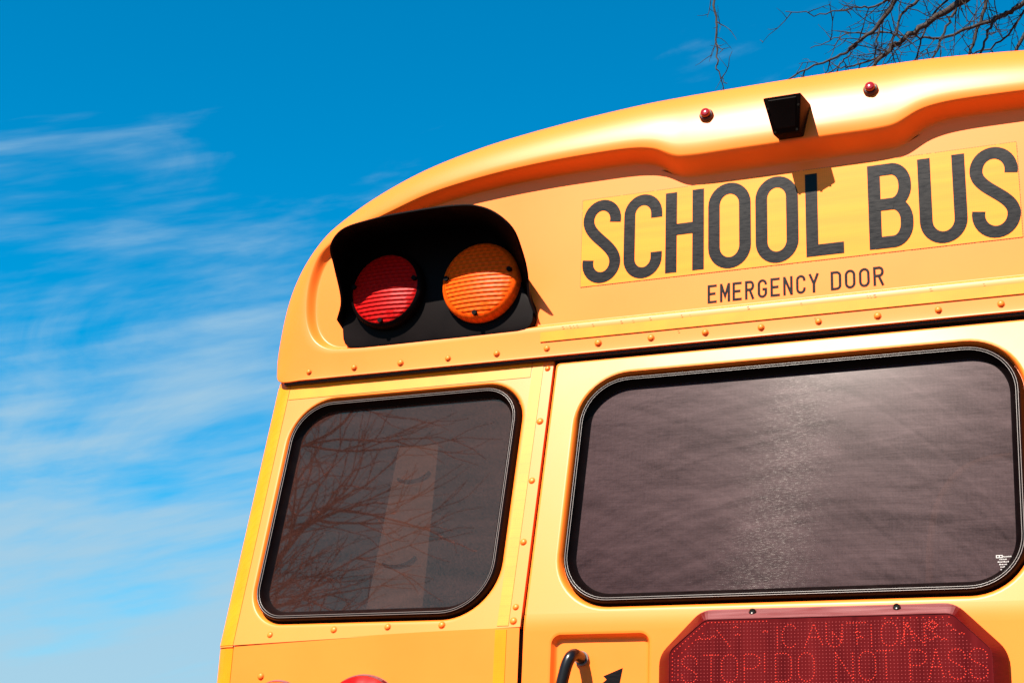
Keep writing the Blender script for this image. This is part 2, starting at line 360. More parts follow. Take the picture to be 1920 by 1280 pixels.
# order the arch from left foot over the top to the right foot
L_ = sorted([p for p in arch if p.x <= XC], key=lambda p: (round(p.z, 4), p.x)); Rr = sorted([p for p in arch if p.x > XC], key=lambda p: (-round(p.z, 4), p.x))
arc = L_ + Rr
rb.loft([[Vector((XC+(p.x-XC)*.996, y, p.z-.006)) for p in arc] for y in (.20, .6, 9.8)], False)
rb.obj('roof', paint, bus, smooth=40)
for sgn in (-1, 1):
    xs = XC + sgn*1.314
    sb = MB(); sb.add([(xs, .14, .62), (xs, 9.8, .62), (xs, 9.8, 2.62), (xs, .14, 2.62)], [(0, 1, 2, 3)])
    sb.obj('side_wall', paint, bus)
fb = MB(); fb.box(-1.31, 1.29, 9.76, 9.79, .62, 2.60); fb.obj('front_bulkhead', lining, bus)
fl = MB(); fl.box(-1.30, 1.28, .25, 9.79, .95, 1.0); fl.obj('floor', lining, bus)

def holed_panel(name, quad, hole, m, bottom=None, levels=((.0, 0.0), (.002, -.0012), (.0055, -.007), (.007, -.014), (.020, -.014), (.026, -.03)), label=None):
    """flat raked panel with a rounded window pocket pressed into it"""
    n = 14; ox0, ox1, oz0, oz1 = quad
    outer = rrect(ox0, ox1, oz0, oz1, (.0012,)*4, n)
    b = MB(); rg = []
    def O(x, z):
        if bottom and abs(z-oz0) < .02: z = bottom(x) + (z-oz0)
        return WP(x, z)
    rg.append([(x, y+.012, z) for (x, y, z) in [O(x, z) for x, z in outer]])
    rg.append([O(x, z) for x, z in outer])
    # soft shoulder just outside the pocket
    b.loft(rg, True)
    b.loft([rg[-1], [WP(x, z) for x, z in rrect(*inset(hole, -.005), n)]], True)
    b.loft([[WP(x, z, lv) for x, z in rrect(*inset(hole, d), n)] for d, lv in ((-.005, 0), (-.0035, -.0001))+levels], True); b.f = [tuple(reversed(f)) for f in b.f]
    return b.obj(name, m, bus, smooth=40, label=label)

HL = (-1.266, -.632, 1.956, 2.541, (.095, .135, .105, .120))       # left pocket
HD = (-.503, .485, 1.974, 2.537, (.125, .125, .125, .125))         # door pocket
joint = lambda x: 1.940 - .028*max(0, min(1, (-.575-x)/.735))**1.6
jointR = lambda x: joint(mx_(x))

def window(name, hole, gm, parent, label):
    """gasket (the part itself) with pane and lock strip as its children"""
    prof = [(.0075, -.0135), (.010, -.008), (.0125, .002), (.0155, .008), (.0195, .0105), (.0225, .0085), (.0250, .002), (.0285, -.005), (.0345, -.0125), (.0375, -.0150)]
    b = MB(); b.loft([[WP(x, z, lv) for x, z in rrect(*inset(hole, d), 14)] for d, lv in prof], True)
    b.f = [tuple(reversed(f)) for f in b.f]
    w = b.obj(name, rubber, parent, smooth=60, label=label)
    p = MB(); ring = [WP(x, z, -.0138) for x, z in rrect(*inset(hole, .034), 14)]
    p.add(ring, [tuple(range(len(ring)))[::-1]]); ring2 = [(x, y+.005, z) for x, y, z in ring]
    p.obj('pane', gm, w)
    s = MB()
    for d, lv in ((.0180, .0098), (.0226, .0088)):
        pts = [WP(x, z, lv) for x, z in rrect(*inset(hole, d), 14)]
        # closed thin bead
        rg = []
        N_ = len(pts)
        for i in range(N_):
            a, c = Vector(pts[i-1]), Vector(pts[(i+1) % N_]); t = (c-a).normalized(); nn = Vector((0, -1, 0)); u = t.cross(nn).normalized()
            rg.append([Vector(pts[i]) + (u*math.cos(q) + nn*math.sin(q))*.0007 for q in (0, 1.05, 2.1, 3.14, 4.19, 5.24)])
        rg.append(rg[0]); s.loft(rg, True)
    s.obj('lock_strip', strip_grey, w, smooth=180)
    return w

# left and right quarter panels with their windows
holed_panel('rear_quarter_panel', (-1.288, -.5735, 1.94, 2.598), HL, paint, joint)
HRt = (mx_(HL[1]), mx_(HL[0]), HL[2], HL[3], (HL[4][1], HL[4][0], HL[4][3], HL[4][2]))
holed_panel('rear_quarter_panel', (mx_(-.5735), mx_(-1.288), 1.94, 2.598), HRt, paint, jointR)
window('rear_window', HL, glass_side, bus, 'dark rear quarter window left of the emergency door')
window('rear_window', HRt, glass_side, bus, 'dark rear quarter window right of the emergency door')

# corner posts (quarter round) and lower wall
def corner(name, zs, ys, r0, r1, m, sgn, over=0, parent=bus, label=None):
    b = MB(); rg = []
    for z in zs:
        y0 = ys(z); row = []
        for k in range(11):
            a = R(90*k/10)
            x = -1.288 - (.050+over)*math.sin(a); y = y0 - over + (.030+over)*(1-math.cos(a))
            row.append((x if sgn < 0 else mx_(x), y, z))
        rg.append(row)
    b.loft(rg, False)
    if sgn > 0: b.f = [tuple(reversed(f)) for f in b.f]
    return b.obj(name, m, parent, smooth=180, label=label)
for sgn in (-1, 1):
    corner('corner_post', [1.9092, 2.25, 2.598], yw, 0, 0, paint, sgn)
    corner('corner_post', [.62, 1.2, 1.93], lambda z: YL-.004, 0, 0, paint, sgn, -.0015)
    corner('reflective_tape', [1.9135, 2.25, 2.585], yw, 0, 0, tape_m, sgn, .0012)
    corner('reflective_tape', [.80, 1.2, 1.907], lambda z: YL-.004, 0, 0, tape_m, sgn, .0012)
    lw = MB(); x0, x1 = -1.288, -.5735
    pts = []
    ys_ = YL-.004
    n = 24
    topz = [(x0 + (x1-x0)*i/n) for i in range(n+1)]
    v = [(x, ys_, joint(x)-.0022) for x in topz] + [(x, ys_, .62) for x in topz] + [(x, ys_+.02, joint(x)-.0022) for x in topz]
    fcs = [(i, n+1+i, n+2+i, i+1) for i in range(n)] + [(2*n+2+i, i, i+1, 2*n+3+i) for i in range(n)]
    if sgn > 0: v = [(mx_(x), y, z) for x, y, z in v]; fcs = [tuple(reversed(f)) for f in fcs]
    lw.add(v, fcs); lw.obj('lower_panel', paint, bus)
    bk = MB(); xa, xb = (-1.30, -.562) if sgn < 0 else (mx_(-.562), mx_(-1.30))
    # dark body structure behind the joints
    bk.add([(xa, .012, .62), (xb, .012, .62), (xb, .012, 1.955), (xa, .012, 1.955)], [(0, 1, 2, 3)])
    bk.obj('body_frame', seam_dark, bus)

# reflective tapes
def strip(name, pts, m, parent=bus, th=.0012, label=None):
    """thin flat tape from a quad of 3D corners facing -Y"""
    b = MB(); f = [(x, y-th, z) for x, y, z in pts]; k = [(x, y+.0002, z) for x, y, z in pts]
    b.add(f+k, [(0,1,2,3), (0,4,5,1), (1,5,6,2), (2,6,7,3), (3,7,4,0)])
    return b.obj(name, m, parent, label=label)
for sgn in (-1, 1):
    f_ = (lambda x: x) if sgn < 0 else mx_
    def q(pts): return [(f_(x), y, z) for x, y, z in (pts if sgn < 0 else pts[::-1])]
    strip('reflective_tape', q([WP(-1.286, 2.5445), WP(-.6285, 2.5465), WP(-.6285, 2.587), WP(-1.286, 2.587)]), tape_m)
    strip('reflective_tape', q([WP(-.6275, 1.943), WP(-.6010, 1.943), WP(-.598, 2.590), WP(-.6255, 2.590)]), tape_m)
    strip('reflective_tape', q([(-.632, YL-.004, .80), (-.605, YL-.004, .80), (-.603, YL-.004, 1.934), (-.6295, YL-.004, 1.934)]), tape_m)
lipy = YH-.0195
strip('reflective_tape', [(-.602, lipy-.0005, 2.627), (.584, lipy-.0005, 2.627), (.584, lipy+.0005, 2.651), (-.602, lipy+.0005, 2.651)], tape_m)

# rivets
rv = [[(0.0070*math.cos(a)*c, -.0046*s, 0.0070*math.sin(a)*c) for a in [2*math.pi*k/10 for k in range(10)]] for c, s in ((1, 0), (.93, .42), (.7, .8), (.35, .98))]
rbm = MB(); rbm.loft(rv, True, False, True); k0 = len(rbm.f)
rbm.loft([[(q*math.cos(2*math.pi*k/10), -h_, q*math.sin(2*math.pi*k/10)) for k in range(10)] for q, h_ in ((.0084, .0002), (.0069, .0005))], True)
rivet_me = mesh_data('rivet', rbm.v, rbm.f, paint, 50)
rivet_me.materials.append(mat('rivet_rim_shade', (.66, .10, .010), rough=.6, spec=.1))  # darker flange ring: contact shade round each rivet, painted into the colour
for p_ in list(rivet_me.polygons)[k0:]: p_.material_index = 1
rvr = random.Random(21)
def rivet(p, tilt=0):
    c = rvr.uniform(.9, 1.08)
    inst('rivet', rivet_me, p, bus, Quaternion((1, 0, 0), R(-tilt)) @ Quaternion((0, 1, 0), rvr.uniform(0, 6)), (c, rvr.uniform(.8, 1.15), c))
rng = random.Random(4)
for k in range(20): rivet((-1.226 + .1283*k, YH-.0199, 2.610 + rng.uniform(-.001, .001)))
for sgn in (-1, 1):
    f_ = (lambda x: x) if sgn < 0 else mx_
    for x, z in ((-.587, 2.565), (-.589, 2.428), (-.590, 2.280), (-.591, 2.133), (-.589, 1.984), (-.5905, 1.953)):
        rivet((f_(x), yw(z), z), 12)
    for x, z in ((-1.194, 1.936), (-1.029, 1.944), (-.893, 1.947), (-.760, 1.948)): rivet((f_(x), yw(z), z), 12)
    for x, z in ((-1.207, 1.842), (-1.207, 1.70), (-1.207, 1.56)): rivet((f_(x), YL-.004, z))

# drip rail under the header lip
dr = MB(); dr.box(-1.30, 1.282, YH-.012, YH+.03, 2.5835, 2.5898); dr.box(-1.30, 1.282, YH+.0085, YH+.03, 2.578, 2.5832)
dr.obj('drip_rail', seam_dark, bus)

ch_ = MB(); cr = random.Random(5)
for x_, z_ in [(-.545+.009*i, 2.6585) for i in range(5)] + [(-.47, 2.657), (-.40, 2.6575), (-.372, 2.6565), (-.33, 2.658), (-.255, 2.657), (-.235, 2.6555), (-.10, 2.660), (.02, 2.6555), (.165, 2.6575), (.172, 2.6565), (.181, 2.6572), (.30, 2.6585), (.41, 2.657), (-.262, 2.6195), (.05, 2.617)]:
    w_ = cr.uniform(.0015, .0042); h_ = cr.uniform(.0006, .0014); k_ = 7
    ch_.add([(x_ + w_*cr.uniform(.6, 1)*math.cos(2*math.pi*i/k_), YH-.0216, z_ + h_*cr.uniform(.6, 1)*math.sin(2*math.pi*i/k_)) for i in range(k_)], [tuple(range(k_))])
ch_.obj('chip_marks', mat('chip_brown', (.22, .05, .012), rough=.8, spec=.1), bus)['kind'] = 'stuff'

# ------------------------------------------------------------------ emergency door (raked upper part, upright lower part)
door = bpy.data.objects.new('emergency_door', None); link(door, bus)
n = 14
def build_door():
    quad = (-.5655, .5475, 1.966, 2.5765)
    outer = rrect(quad[0], quad[1], quad[2], quad[3], (.0015, .0015, .012, .012), n)
    def shrink(d): return rrect(quad[0]+d, quad[1]-d, quad[2], quad[3]-d, (.0012, .0012, .010, .010), n)
    DO = .005                                            # the door stands proud of the quarter panels
    b = MB(); rg = [[(x, y+.02, z) for x, y, z in [WP(x, z, DO) for x, z in outer]], [WP(x, z, DO-.006) for x, z in outer], [WP(x, z, DO-.0015) for x, z in shrink(.0015)], [WP(x, z, DO) for x, z in shrink(.006)]]
    b.loft(rg, True)
    b.loft([rg[-1], [WP(x, z, DO) for x, z in rrect(*inset(HD, -.005), n)]], True)
    b.loft([[WP(x, z, lv) for x, z in rrect(*inset(HD, d), n)] for d, lv in ((-.005, DO), (-.0035, DO-.0001), (0, DO-.0008), (.002, .002), (.0055, -.007), (.007, -.014), (.020, -.014), (.026, -.03))], True)
    # lower leaf with the pressed handle recess
    ZB = 1.929; yd = yw(1.966)-DO-.0039; lo = rrect(-.5655, .5475, .66, ZB, (.012, .012, .0015, .0015), n)
    b.loft([[(x, yd + (.0039*((z-ZB)/.037)**2), z) for x in (-.5595, .5415)] for z in (ZB, 1.936, 1.943, 1.950, 1.958, 1.966)][::-1], False)
    for xa, xb in ((-.5655, -.5595), (.5415, .5475)):
        b.loft([[(x, yd + (.0039*((z-ZB)/.037)**2) + (.0045 if x in (-.5655, .5475) else 0), z) for x in (xa, xb)] for z in (ZB, 1.936, 1.943, 1.950, 1.958, 1.966)][::-1], False)
    def shr(d): return rrect(-.5655+d, .5475-d, .66+d, ZB, (.01, .01, .0012, .0012), n)
    rec = (-.500, -.281, 1.60, 1.921, (.022,)*4)
    rg = [[(x, yd+.02, z) for x, z in lo], [(x, yd+.006, z) for x, z in lo], [(x, yd+.0015, z) for x, z in shr(.0015)], [(x, yd, z) for x, z in shr(.006)]]
    b.loft(rg, True)
    b.loft([rg[-1], [(x, yd, z) for x, z in rrect(*inset(rec, -.005), n)]], True)
    b.loft([[(x, yd-lv, z) for x, z in rrect(*inset(rec, d), n)] for d, lv in ((-.005, 0), (-.0035, -.0001), (0, -.0012), (.004, -.008), (.007, -.0145), (.010, -.016), (.014, -.016))], True, False, True)
    b.f = [tuple(reversed(f)) for f in b.f]
    b.obj('door_leaf', paint, door, smooth=40)
    return yd
yd = build_door()
window('door_window', HD, glass_door, door, 'large scratched dark window in the emergency door')
# dark gap round the door
gp_unused = MB(); gp_unused.add([(-.574, .020, .64), (.556, .020, .64), (.556, .020, 1.97), (.556, yw(2.6)+.02, 2.6), (-.574, yw(2.6)+.02, 2.6), (-.574, .020, 1.97)], [(0, 1, 2, 3), ])
for xa, xb in ((-.5795, -.5600), (.5420, .5615)):
    gp = MB(); gp.add([(xa, .016, .64), (xb, .016, .64), (xb, .016, 1.966), (xa, .016, 1.966), (xa, yw(2.6)+.016, 2.6), (xb, yw(2.6)+.016, 2.6)], [(0, 1, 2, 3), (3, 2, 5, 4)])
    gp.obj('door_seal', seam_dark, door)
# handle
hp = [(-.434, yd+.015, 1.872), (-.434, yd-.012, 1.874), (-.435, yd-.032, 1.873), (-.438, yd-.043, 1.866), (-.443, yd-.047, 1.853), (-.449, yd-.048, 1.83), (-.458, yd-.048, 1.79), (-.470, yd-.048, 1.74), (-.474, yd-.046, 1.72), (-.474, yd-.03, 1.705), (-.474, yd+.012, 1.70)]
hbm = MB(); hbm.tube(catmull(hp, 4), .0125, 14); hbm.obj('door_handle', black_gloss, door, smooth=60)
cl = MB(); cl.tube([(-.434, yd+.0165, 1.872), (-.434, yd+.008, 1.872)], .0155, 20); cl.obj('handle_collar', strip_grey, door, smooth=60)
# arrow print in the recess: head with a curved shaft
yr = yd+.016-.0006
ar = MB()
ap = [(-.3435, 1.852), (-.386, 1.8355), (-.3785, 1.8285), (-.3895, 1.820), (-.403, 1.795), (-.410, 1.750), (-.384, 1.750), (-.379, 1.785), (-.369, 1.803), (-.3605, 1.811), (-.353, 1.804)]
ar.add([(x, yr, z) for x, z in ap], [(0, 1, 2), (0, 2, 9, 10), (2, 3, 8, 9), (3, 4, 7, 8), (4, 5, 6, 7)])
ar.obj('arrow_decal', letter_black, door)
# small white glazing mark etched in the corner of the door pane
wm = MB()
def mark(x0, x1, z0, z1): wm.add([WP(x0, z0, -.0128), WP(x1, z0, -.0128), WP(x1, z1, -.0128), WP(x0, z1, -.0128)], [(0, 1, 2, 3)])
gx, gz = .410, 2.056
mark(gx, gx+.0125, gz, gz+.0014); mark(gx, gx+.0125, gz+.0046, gz+.006); mark(gx, gx+.0014, gz+.0014, gz+.0046); mark(gx+.0055, gx+.007, gz+.0014, gz+.0046); mark(gx+.0111, gx+.0125, gz+.0014, gz+.0046)
rr = random.Random(8)
for row, (xa, xb) in enumerate(((.0138, .0275), (.006, .020), (.003, .0275), (.006, .026), (.008, .025), (.008, .0245))):
    x = xa; z = gz + .0012 - .0052*row
    while x < xb:
        w = rr.uniform(.0009, .0022); mark(gx+x, gx+x+w, z, z + rr.uniform(.0016, .0028)); x += w + rr.uniform(.0005, .0012)
wm.obj('glazing_mark', white_print, door)

# ------------------------------------------------------------------ lettering
def arc2(cx, cz, rx, rz, a0, a1, n=12): return [(cx + rx*math.cos(R(a0+(a1-a0)*k/n)), cz + rz*math.sin(R(a0+(a1-a0)*k/n))) for k in range(n+1)]
def bez(a, b, c, d, n=14):
    o = []
    for k in range(n+1):
        t = k/n; s = 1-t
        o.append(tuple(a[i]*s**3 + 3*b[i]*s*s*t + 3*c[i]*s*t*t + d[i]*t**3 for i in (0, 1)))
    return o
def glyph(ch, w, h, s):
    """centre-line strokes of a condensed sign letter: list of (points, closed)"""
    l, r, b, t = s/2, w-s/2, s/2, h-s/2; cx = w/2; rx = (r-l)/2; rz = rx*1.12
    if ch == 'S':
        rz = min(rz, (t-b)*.25)
        return [(arc2(cx, t-rz, rx, rz, -14, 180, 18)[:-1] + bez((l, t-rz), (l, t-rz-.20*h), (r, b+rz+.20*h), (r, b+rz), 18) + arc2(cx, b+rz, rx, rz, 0, -194, 18)[1:], False)]
    if ch == 'C': return [([(r, t-rz-.055*h)] + arc2(cx, t-rz, rx, rz, 0, 180, 16) + arc2(cx, b+rz, rx, rz, 180, 360, 16) + [(r, b+rz+.055*h)], False)]
    if ch == 'G': return [([(r, t-rz-.03*h)] + arc2(cx, t-rz, rx, rz, 0, 180, 12) + arc2(cx, b+rz, rx, rz, 180, 360, 12) + [(r, h*.46), (cx, h*.46)], False)]
    if ch == 'O': return [(arc2(cx, t-rz, rx, rz, 0, 180, 16) + arc2(cx, b+rz, rx, rz, 180, 360, 16), True)]
    if ch == 'U': return [([(l, h)] + arc2(cx, b+rz, rx, rz, 180, 360, 16) + [(r, h)], False)]
    if ch == 'H': return [([(l, 0), (l, h)], False), ([(r, 0), (r, h)], False), ([(l, h*.53), (r, h*.53)], False)]
    if ch == 'L': return [([(l, h), (l, b), (w, b)], False)]
    if ch == 'E': return [([(w, t), (l, t), (l, b), (w, b)], False), ([(l, h*.51), (w*.86, h*.51)], False)]
    if ch == 'D': return [([(l, b), (l, t)] + [(cx-.05*w, t)] + arc2(r-rx*.9, t-rz*.8, rx*.9, rz*.8, 80, 0, 8) + arc2(r-rx*.9, b+rz*.8, rx*.9, rz*.8, 0, -80, 8) + [(cx-.05*w, b)], True)]
    if ch in 'BR':
        m = h*.515; q = rx*.85; zr = (t-m)/2*.92
        up = [(l, t), (r-q, t)] + arc2(r-q-.02*w, t-zr, q, zr, 84, 0, 8) + arc2(r-q-.02*w, m+zr, q, zr, 0, -84, 8) + [(r-q, m), (l, m)]
        if ch == 'R': return [([(l, 0), (l, h)], False), (up, False), ([(cx, m), (r, 0)], False)]
        zr2 = (m-b)/2*.92
        dn = [(l, m), (r-q+.02*w, m)] + arc2(r-q, m-zr2, q, zr2, 84, 0, 8) + arc2(r-q, b+zr2, q, zr2, 0, -84, 8) + [(r-q, b), (l, b)]
        return [([(l, 0), (l, h)], False), (up, False), (dn, False)]
    if ch == 'M': return [([(l, 0), (l, h)], False), ([(r, 0), (r, h)], False), ([(l, h*.97), (cx, h*.32), (r, h*.97)], False)]
    if ch == 'N': return [([(l, 0), (l, h)], False), ([(r, 0), (r, h)], False), ([(l, h*.97), (r, h*.03)], False)]
    if ch == 'Y': return [([(l*.6, h), (cx, h*.46)], False), ([(w-l*.6, h), (cx, h*.46)], False), ([(cx, h*.5), (cx, 0)], False)]
def stroke(mb, pts, closed, s, ox, oz, y, th):
    n = len(pts); A = []; B = []
    P = [Vector((p[0], p[1])) for p in pts]
    for i in range(n):
        a = P[i-1] if (i or closed) else None; c = P[(i+1) % n] if (i < n-1 or closed) else None
        d1 = (P[i]-a).normalized() if a is not None and (P[i]-a).length > 1e-8 else None
        d2 = (c-P[i]).normalized() if c is not None and (c-P[i]).length > 1e-8 else None
        if d1 is None: d1 = d2
        if d2 is None: d2 = d1
        t = (d1+d2); t = t.normalized() if t.length > 1e-6 else d1
        nrm = Vector((-t.y, t.x)); k = s/2/max(.35, nrm.dot(Vector((-d1.y, d1.x))))
        A.append(P[i]+nrm*k); B.append(P[i]-nrm*k)
    rg = []
    for a, b in zip(A, B):
        rg.append([(ox+a.x, y-th, oz+a.y), (ox+b.x, y-th, oz+b.y), (ox+b.x, y, oz+b.y), (ox+a.x, y, oz+a.y)])
    if closed: rg.append(rg[0])
    mb.loft(rg, True, not closed, not closed)
def letter(ch, x0, x1, z0, z1, s, y, parent):
    b = MB()
    for i, (p, c) in enumerate(glyph(ch, x1-x0, z1-z0, s)):
        stroke(b, p, c, s, x0, z0, y, .0006+.00025*i)
    return b.obj('letter', letter_black, parent)
dc = MB()
dq = [(-.5125, 2.7625), (.4935, 2.7625), (.4935, 2.9870), (-.5125, 2.9870)]
dc.add([(x, YH-.0012, z) for x, z in dq] + [(x, YH+.0005, z) for x, z in dq], [(0,1,2,3), (0,4,5,1), (1,5,6,2), (2,6,7,3), (3,7,4,0)])
decal = dc.obj('sign_decal', decal_m, bus, label='yellow reflective SCHOOL BUS sheet above the door')
# stitched dark edge of the sheet
de = MB(); rr = random.Random(3)
for (xa, za), (xb, zb) in zip(dq, dq[1:]+dq[:1]):
    Ln = math.hypot(xb-xa, zb-za); k = int(Ln/.006)
    for i in range(k):
        if rr.random() < .12: continue
        t0, t1 = (i+.1)/k, (i+.78)/k
        ax, az, bx, bz = xa+(xb-xa)*t0, za+(zb-za)*t0, xa+(xb-xa)*t1, za+(zb-za)*t1
        if abs(xb-xa) > abs(zb-za): de.add([(ax, YH-.0014, az-.0006), (bx, YH-.0014, bz-.0006), (bx, YH-.0014, bz+.0006), (ax, YH-.0014, az+.0006)], [(0,1,2,3)])
        else: de.add([(ax-.0006, YH-.0014, az), (ax+.0006, YH-.0014, az), (bx+.0006, YH-.0014, bz), (bx-.0006, YH-.0014, bz)], [(0,1,2,3)])
tape_edge = mat('sheet_edge_brown', (.20, .075, .015), rough=.7)
de.obj('sheet_edge', tape_edge, decal)
z0, z1 = 2.7725, 2.9755
for ch, xa, xb in (('S', -.5085, -.4130), ('C', -.4050, -.3105), ('H', -.3020, -.2090), ('O', -.1985, -.0975), ('O', -.0865, .0125), ('L', .0295, .1140), ('B', .1705, .2675), ('U', .2810, .3825), ('S', .3915, .4930)):
    e = .0055 if ch in 'SCO' else (.004 if ch == 'U' else 0)
    letter(ch, xa, xb, z0 - e, z1 + (e if ch in 'SCO' else 0), .0275, YH-.0013, decal)
x = -.2000
for i, ch in enumerate('EMERGENCY'):
    letter(ch, x, x+.0215+(.002 if ch == 'M' else 0), 2.6870, 2.7315, .0056, YH, bus); x += .0292
x = .0820
for ch in 'DOOR':
    letter(ch, x, x+.0235, 2.6870, 2.7315, .0056, YH, bus); x += .0312

# ------------------------------------------------------------------ warning lamps with hood
def warning_lamps(sgn):
    f_ = (lambda x: x) if sgn < 0 else mx_
    def tri(v): return [(f_(x), y, z) for x, y, z in v]
    rim = [(-1.150,.035,2.735),(-1.128,.06,2.772),(-1.126,.11,2.845),(-1.112,.160,2.880),(-1.078,.175,2.911),(-.998,.178,2.928),(-.884,.178,2.936),(-.774,.177,2.936),(-.716,.174,2.929),(-.668,.168,2.908),(-.624,.155,2.866),(-.618,.110,2.828),(-.623,.06,2.791),(-.627,.032,2.737),(-.616,.021,2.70)]
    base = [(-1.142,.0,2.71),(-1.147,.0,2.77),(-1.149,.0,2.85),(-1.144,.0,2.90),(-1.11,.0,2.935),(-1.02,.0,2.955),(-.90,.0,2.956),(-.80,.0,2.948),(-.755,.0,2.936),(-.732,.0,2.915),(-.698,.0,2.875),(-.670,.0,2.82),(-.646,.0,2.76),(-.623,.0,2.72),(-.621,.0,2.69)]
    rim = catmull(rim, 5); base = catmull(base, 5)
    plate = [(p.x, p.z) for p in base] + [(-.6215, 2.682), (-.628, 2.670), (-.640, 2.6625), (-.66, 2.660), (-.80, 2.659), (-1.0, 2.659), (-1.095, 2.660), (-1.118, 2.664), (-1.132, 2.675), (-1.139, 2.690)]
    b = MB(); b.loft([tri([(x, YH-lv, z) for x, z in [(-.8825+(px+.8825)*k, 2.80+(pz-2.80)*k) for px, pz in plate]]) for lv, k in ((-.001, .998), (.014, .998), (.019, .988), (.020, .96))], True, False, True)
    if sgn > 0: b.f = [tuple(reversed(f)) for f in b.f]
    h = b.obj('lamp_housing', black_plastic, bus, smooth=40, label='black hooded housing of the red and amber warning lamps')
    cx, cz = -.86, 2.79
    hb_ = MB(); rg = []
    for k, t in ((0, 0), (0, .5), (0, .96), (0, 1), (.0035, 1.0), (.006, .985), (.006, .5), (.006, .0)):
        row = []
        for p, q_ in zip(base, rim):
            v_ = p + (q_-p)*t
            d = Vector((cx-v_.x, 0, cz-v_.z)); d = d.normalized()*k
            row.append((f_(v_.x+d.x), YH-v_.y, v_.z+d.z))
        rg.append(row)
    hb_.loft(rg, False)
    # close the two free ends
    n_ = len(base)
    for e in (0, n_-1):
        hb_.f.append(tuple(r*n_+e for r in range(8)))
    if sgn > 0: hb_.f = [tuple(reversed(f)) for f in hb_.f]
    hb_.obj('hood', black_plastic, h, smooth=40)
    for nm, lx, lz, r, lm in (('red_lens', -1.0135, 2.798, .0905, red_lens_m), ('amber_lens', -.7585, 2.791, .0905, amber_lens_m)):
        # pressed horizontal ribs across a shallow dome
        v = []; fc = []; ribs, nc = 17, 28; rows = []
        for i in range(ribs):
            for t, hgt in ((.0, .0), (.12, .0021), (.30, .0024), (.97, .0)): rows.append((-r*.992 + 2*r*.992*(i+t)/ribs, hgt))
        rows.append((r*.992, 0))
        for z_, hgt in rows:
            half = math.sqrt(max(r*r - z_*z_, 1e-6))
            for j in range(nc+1):
                x_ = half*math.sin(math.pi/2*(2*j/nc-1)); q2 = (x_*x_+z_*z_)/(r*r)
                cell = .0005*((int((x_+1)/.0085)) % 2)
                v.append((f_(lx+x_), YH-(.045 + .013*(1-q2) + (hgt+cell)*min(1, (1-q2)*8)), lz+z_))
        for i in range(len(rows)-1):
            for j in range(nc): fc.append((i*(nc+1)+j, i*(nc+1)+j+1, (i+1)*(nc+1)+j+1, (i+1)*(nc+1)+j))
        if sgn > 0: fc = [tuple(reversed(f)) for f in fc]
        lens = obj(nm, v, fc, lm, h, smooth=24, label=nm.split('_')[0] + ' round ribbed lamp lens')
        bz = MB(); ringp = [(r+.010, .015), (r+.010, .036), (r+.006, .044), (r, .0475), (r-.001, .044)]
        bz.loft([[(f_(lx+q0*math.cos(2*math.pi*j/40)), YH-lv, lz+q0*math.sin(2*math.pi*j/40)) for j in range(40)] for q0, lv in ringp], True)
        if sgn < 0: bz.f = [tuple(reversed(f)) for f in bz.f]
        bz.obj('lamp_bezel', lm if nm == 'amber_lens' else black_plastic, h, smooth=60)
        for a in (-92, 12, 172):
            sx, sz = lx + (r-.006)*math.cos(R(a)), lz + (r-.006)*math.sin(R(a))
            sm = MB(); sm.tube([(f_(sx), YH-.035, sz), (f_(sx), YH-.056, sz)], .0062, 10); sm.obj('screw', black_plastic, h, smooth=60)
warning_lamps(-1); warning_lamps(1)

# ------------------------------------------------------------------ clearance lamps and reversing camera on the brow
def brow(x, z):
    best = None
    for ring in rings[3:14]:
        for p in ring:
            if p.z > 2.95 and abs(p.x-x) < .03:
                d = abs(p.z-z) + .3*abs(p.x-x)
                if best is None or d < best[0]: best = (d, p)
    return best[1].y
clear_red = mat('clearance_red', (.20, .003, .004), rough=.15, spec=.5, coat=.2)
grommet_m = mat('grommet_dark', (.035, .006, .006), rough=.45)
for x, z in ((-.190, 3.141), (.193, 3.143)):
    y = brow(x, z); rot = Quaternion((1, 0, 0), R(-14))
    b = MB(); b.loft([[(q0*math.cos(2*math.pi*j/20), -lv, q0*math.sin(2*math.pi*j/20)) for j in range(20)] for q0, lv in ((.0195, -.012), (.0195, .004), (.0165, .008), (.0125, .007))], True)
    b.f = [tuple(reversed(f)) for f in b.f]
    gr = b.obj('clearance_lamp', grommet_m, bus, smooth=60, label='small round red marker lamp in a dark grommet'); gr.location = (x, y, z); gr.rotation_mode = 'QUATERNION'; gr.rotation_quaternion = rot; gr.scale = (.86, .86, .86)
    b = MB(); b.loft([[(q0*math.cos(2*math.pi*j/16), -lv, q0*math.sin(2*math.pi*j/16)) for j in range(16)] for q0, lv in ((.0135, .004), (.0135, .014), (.0115, .018), (.006, .020))], True, False, True)
    b.f = [tuple(reversed(f)) for f in b.f]; b.obj('lens', clear_red, gr, smooth=35)
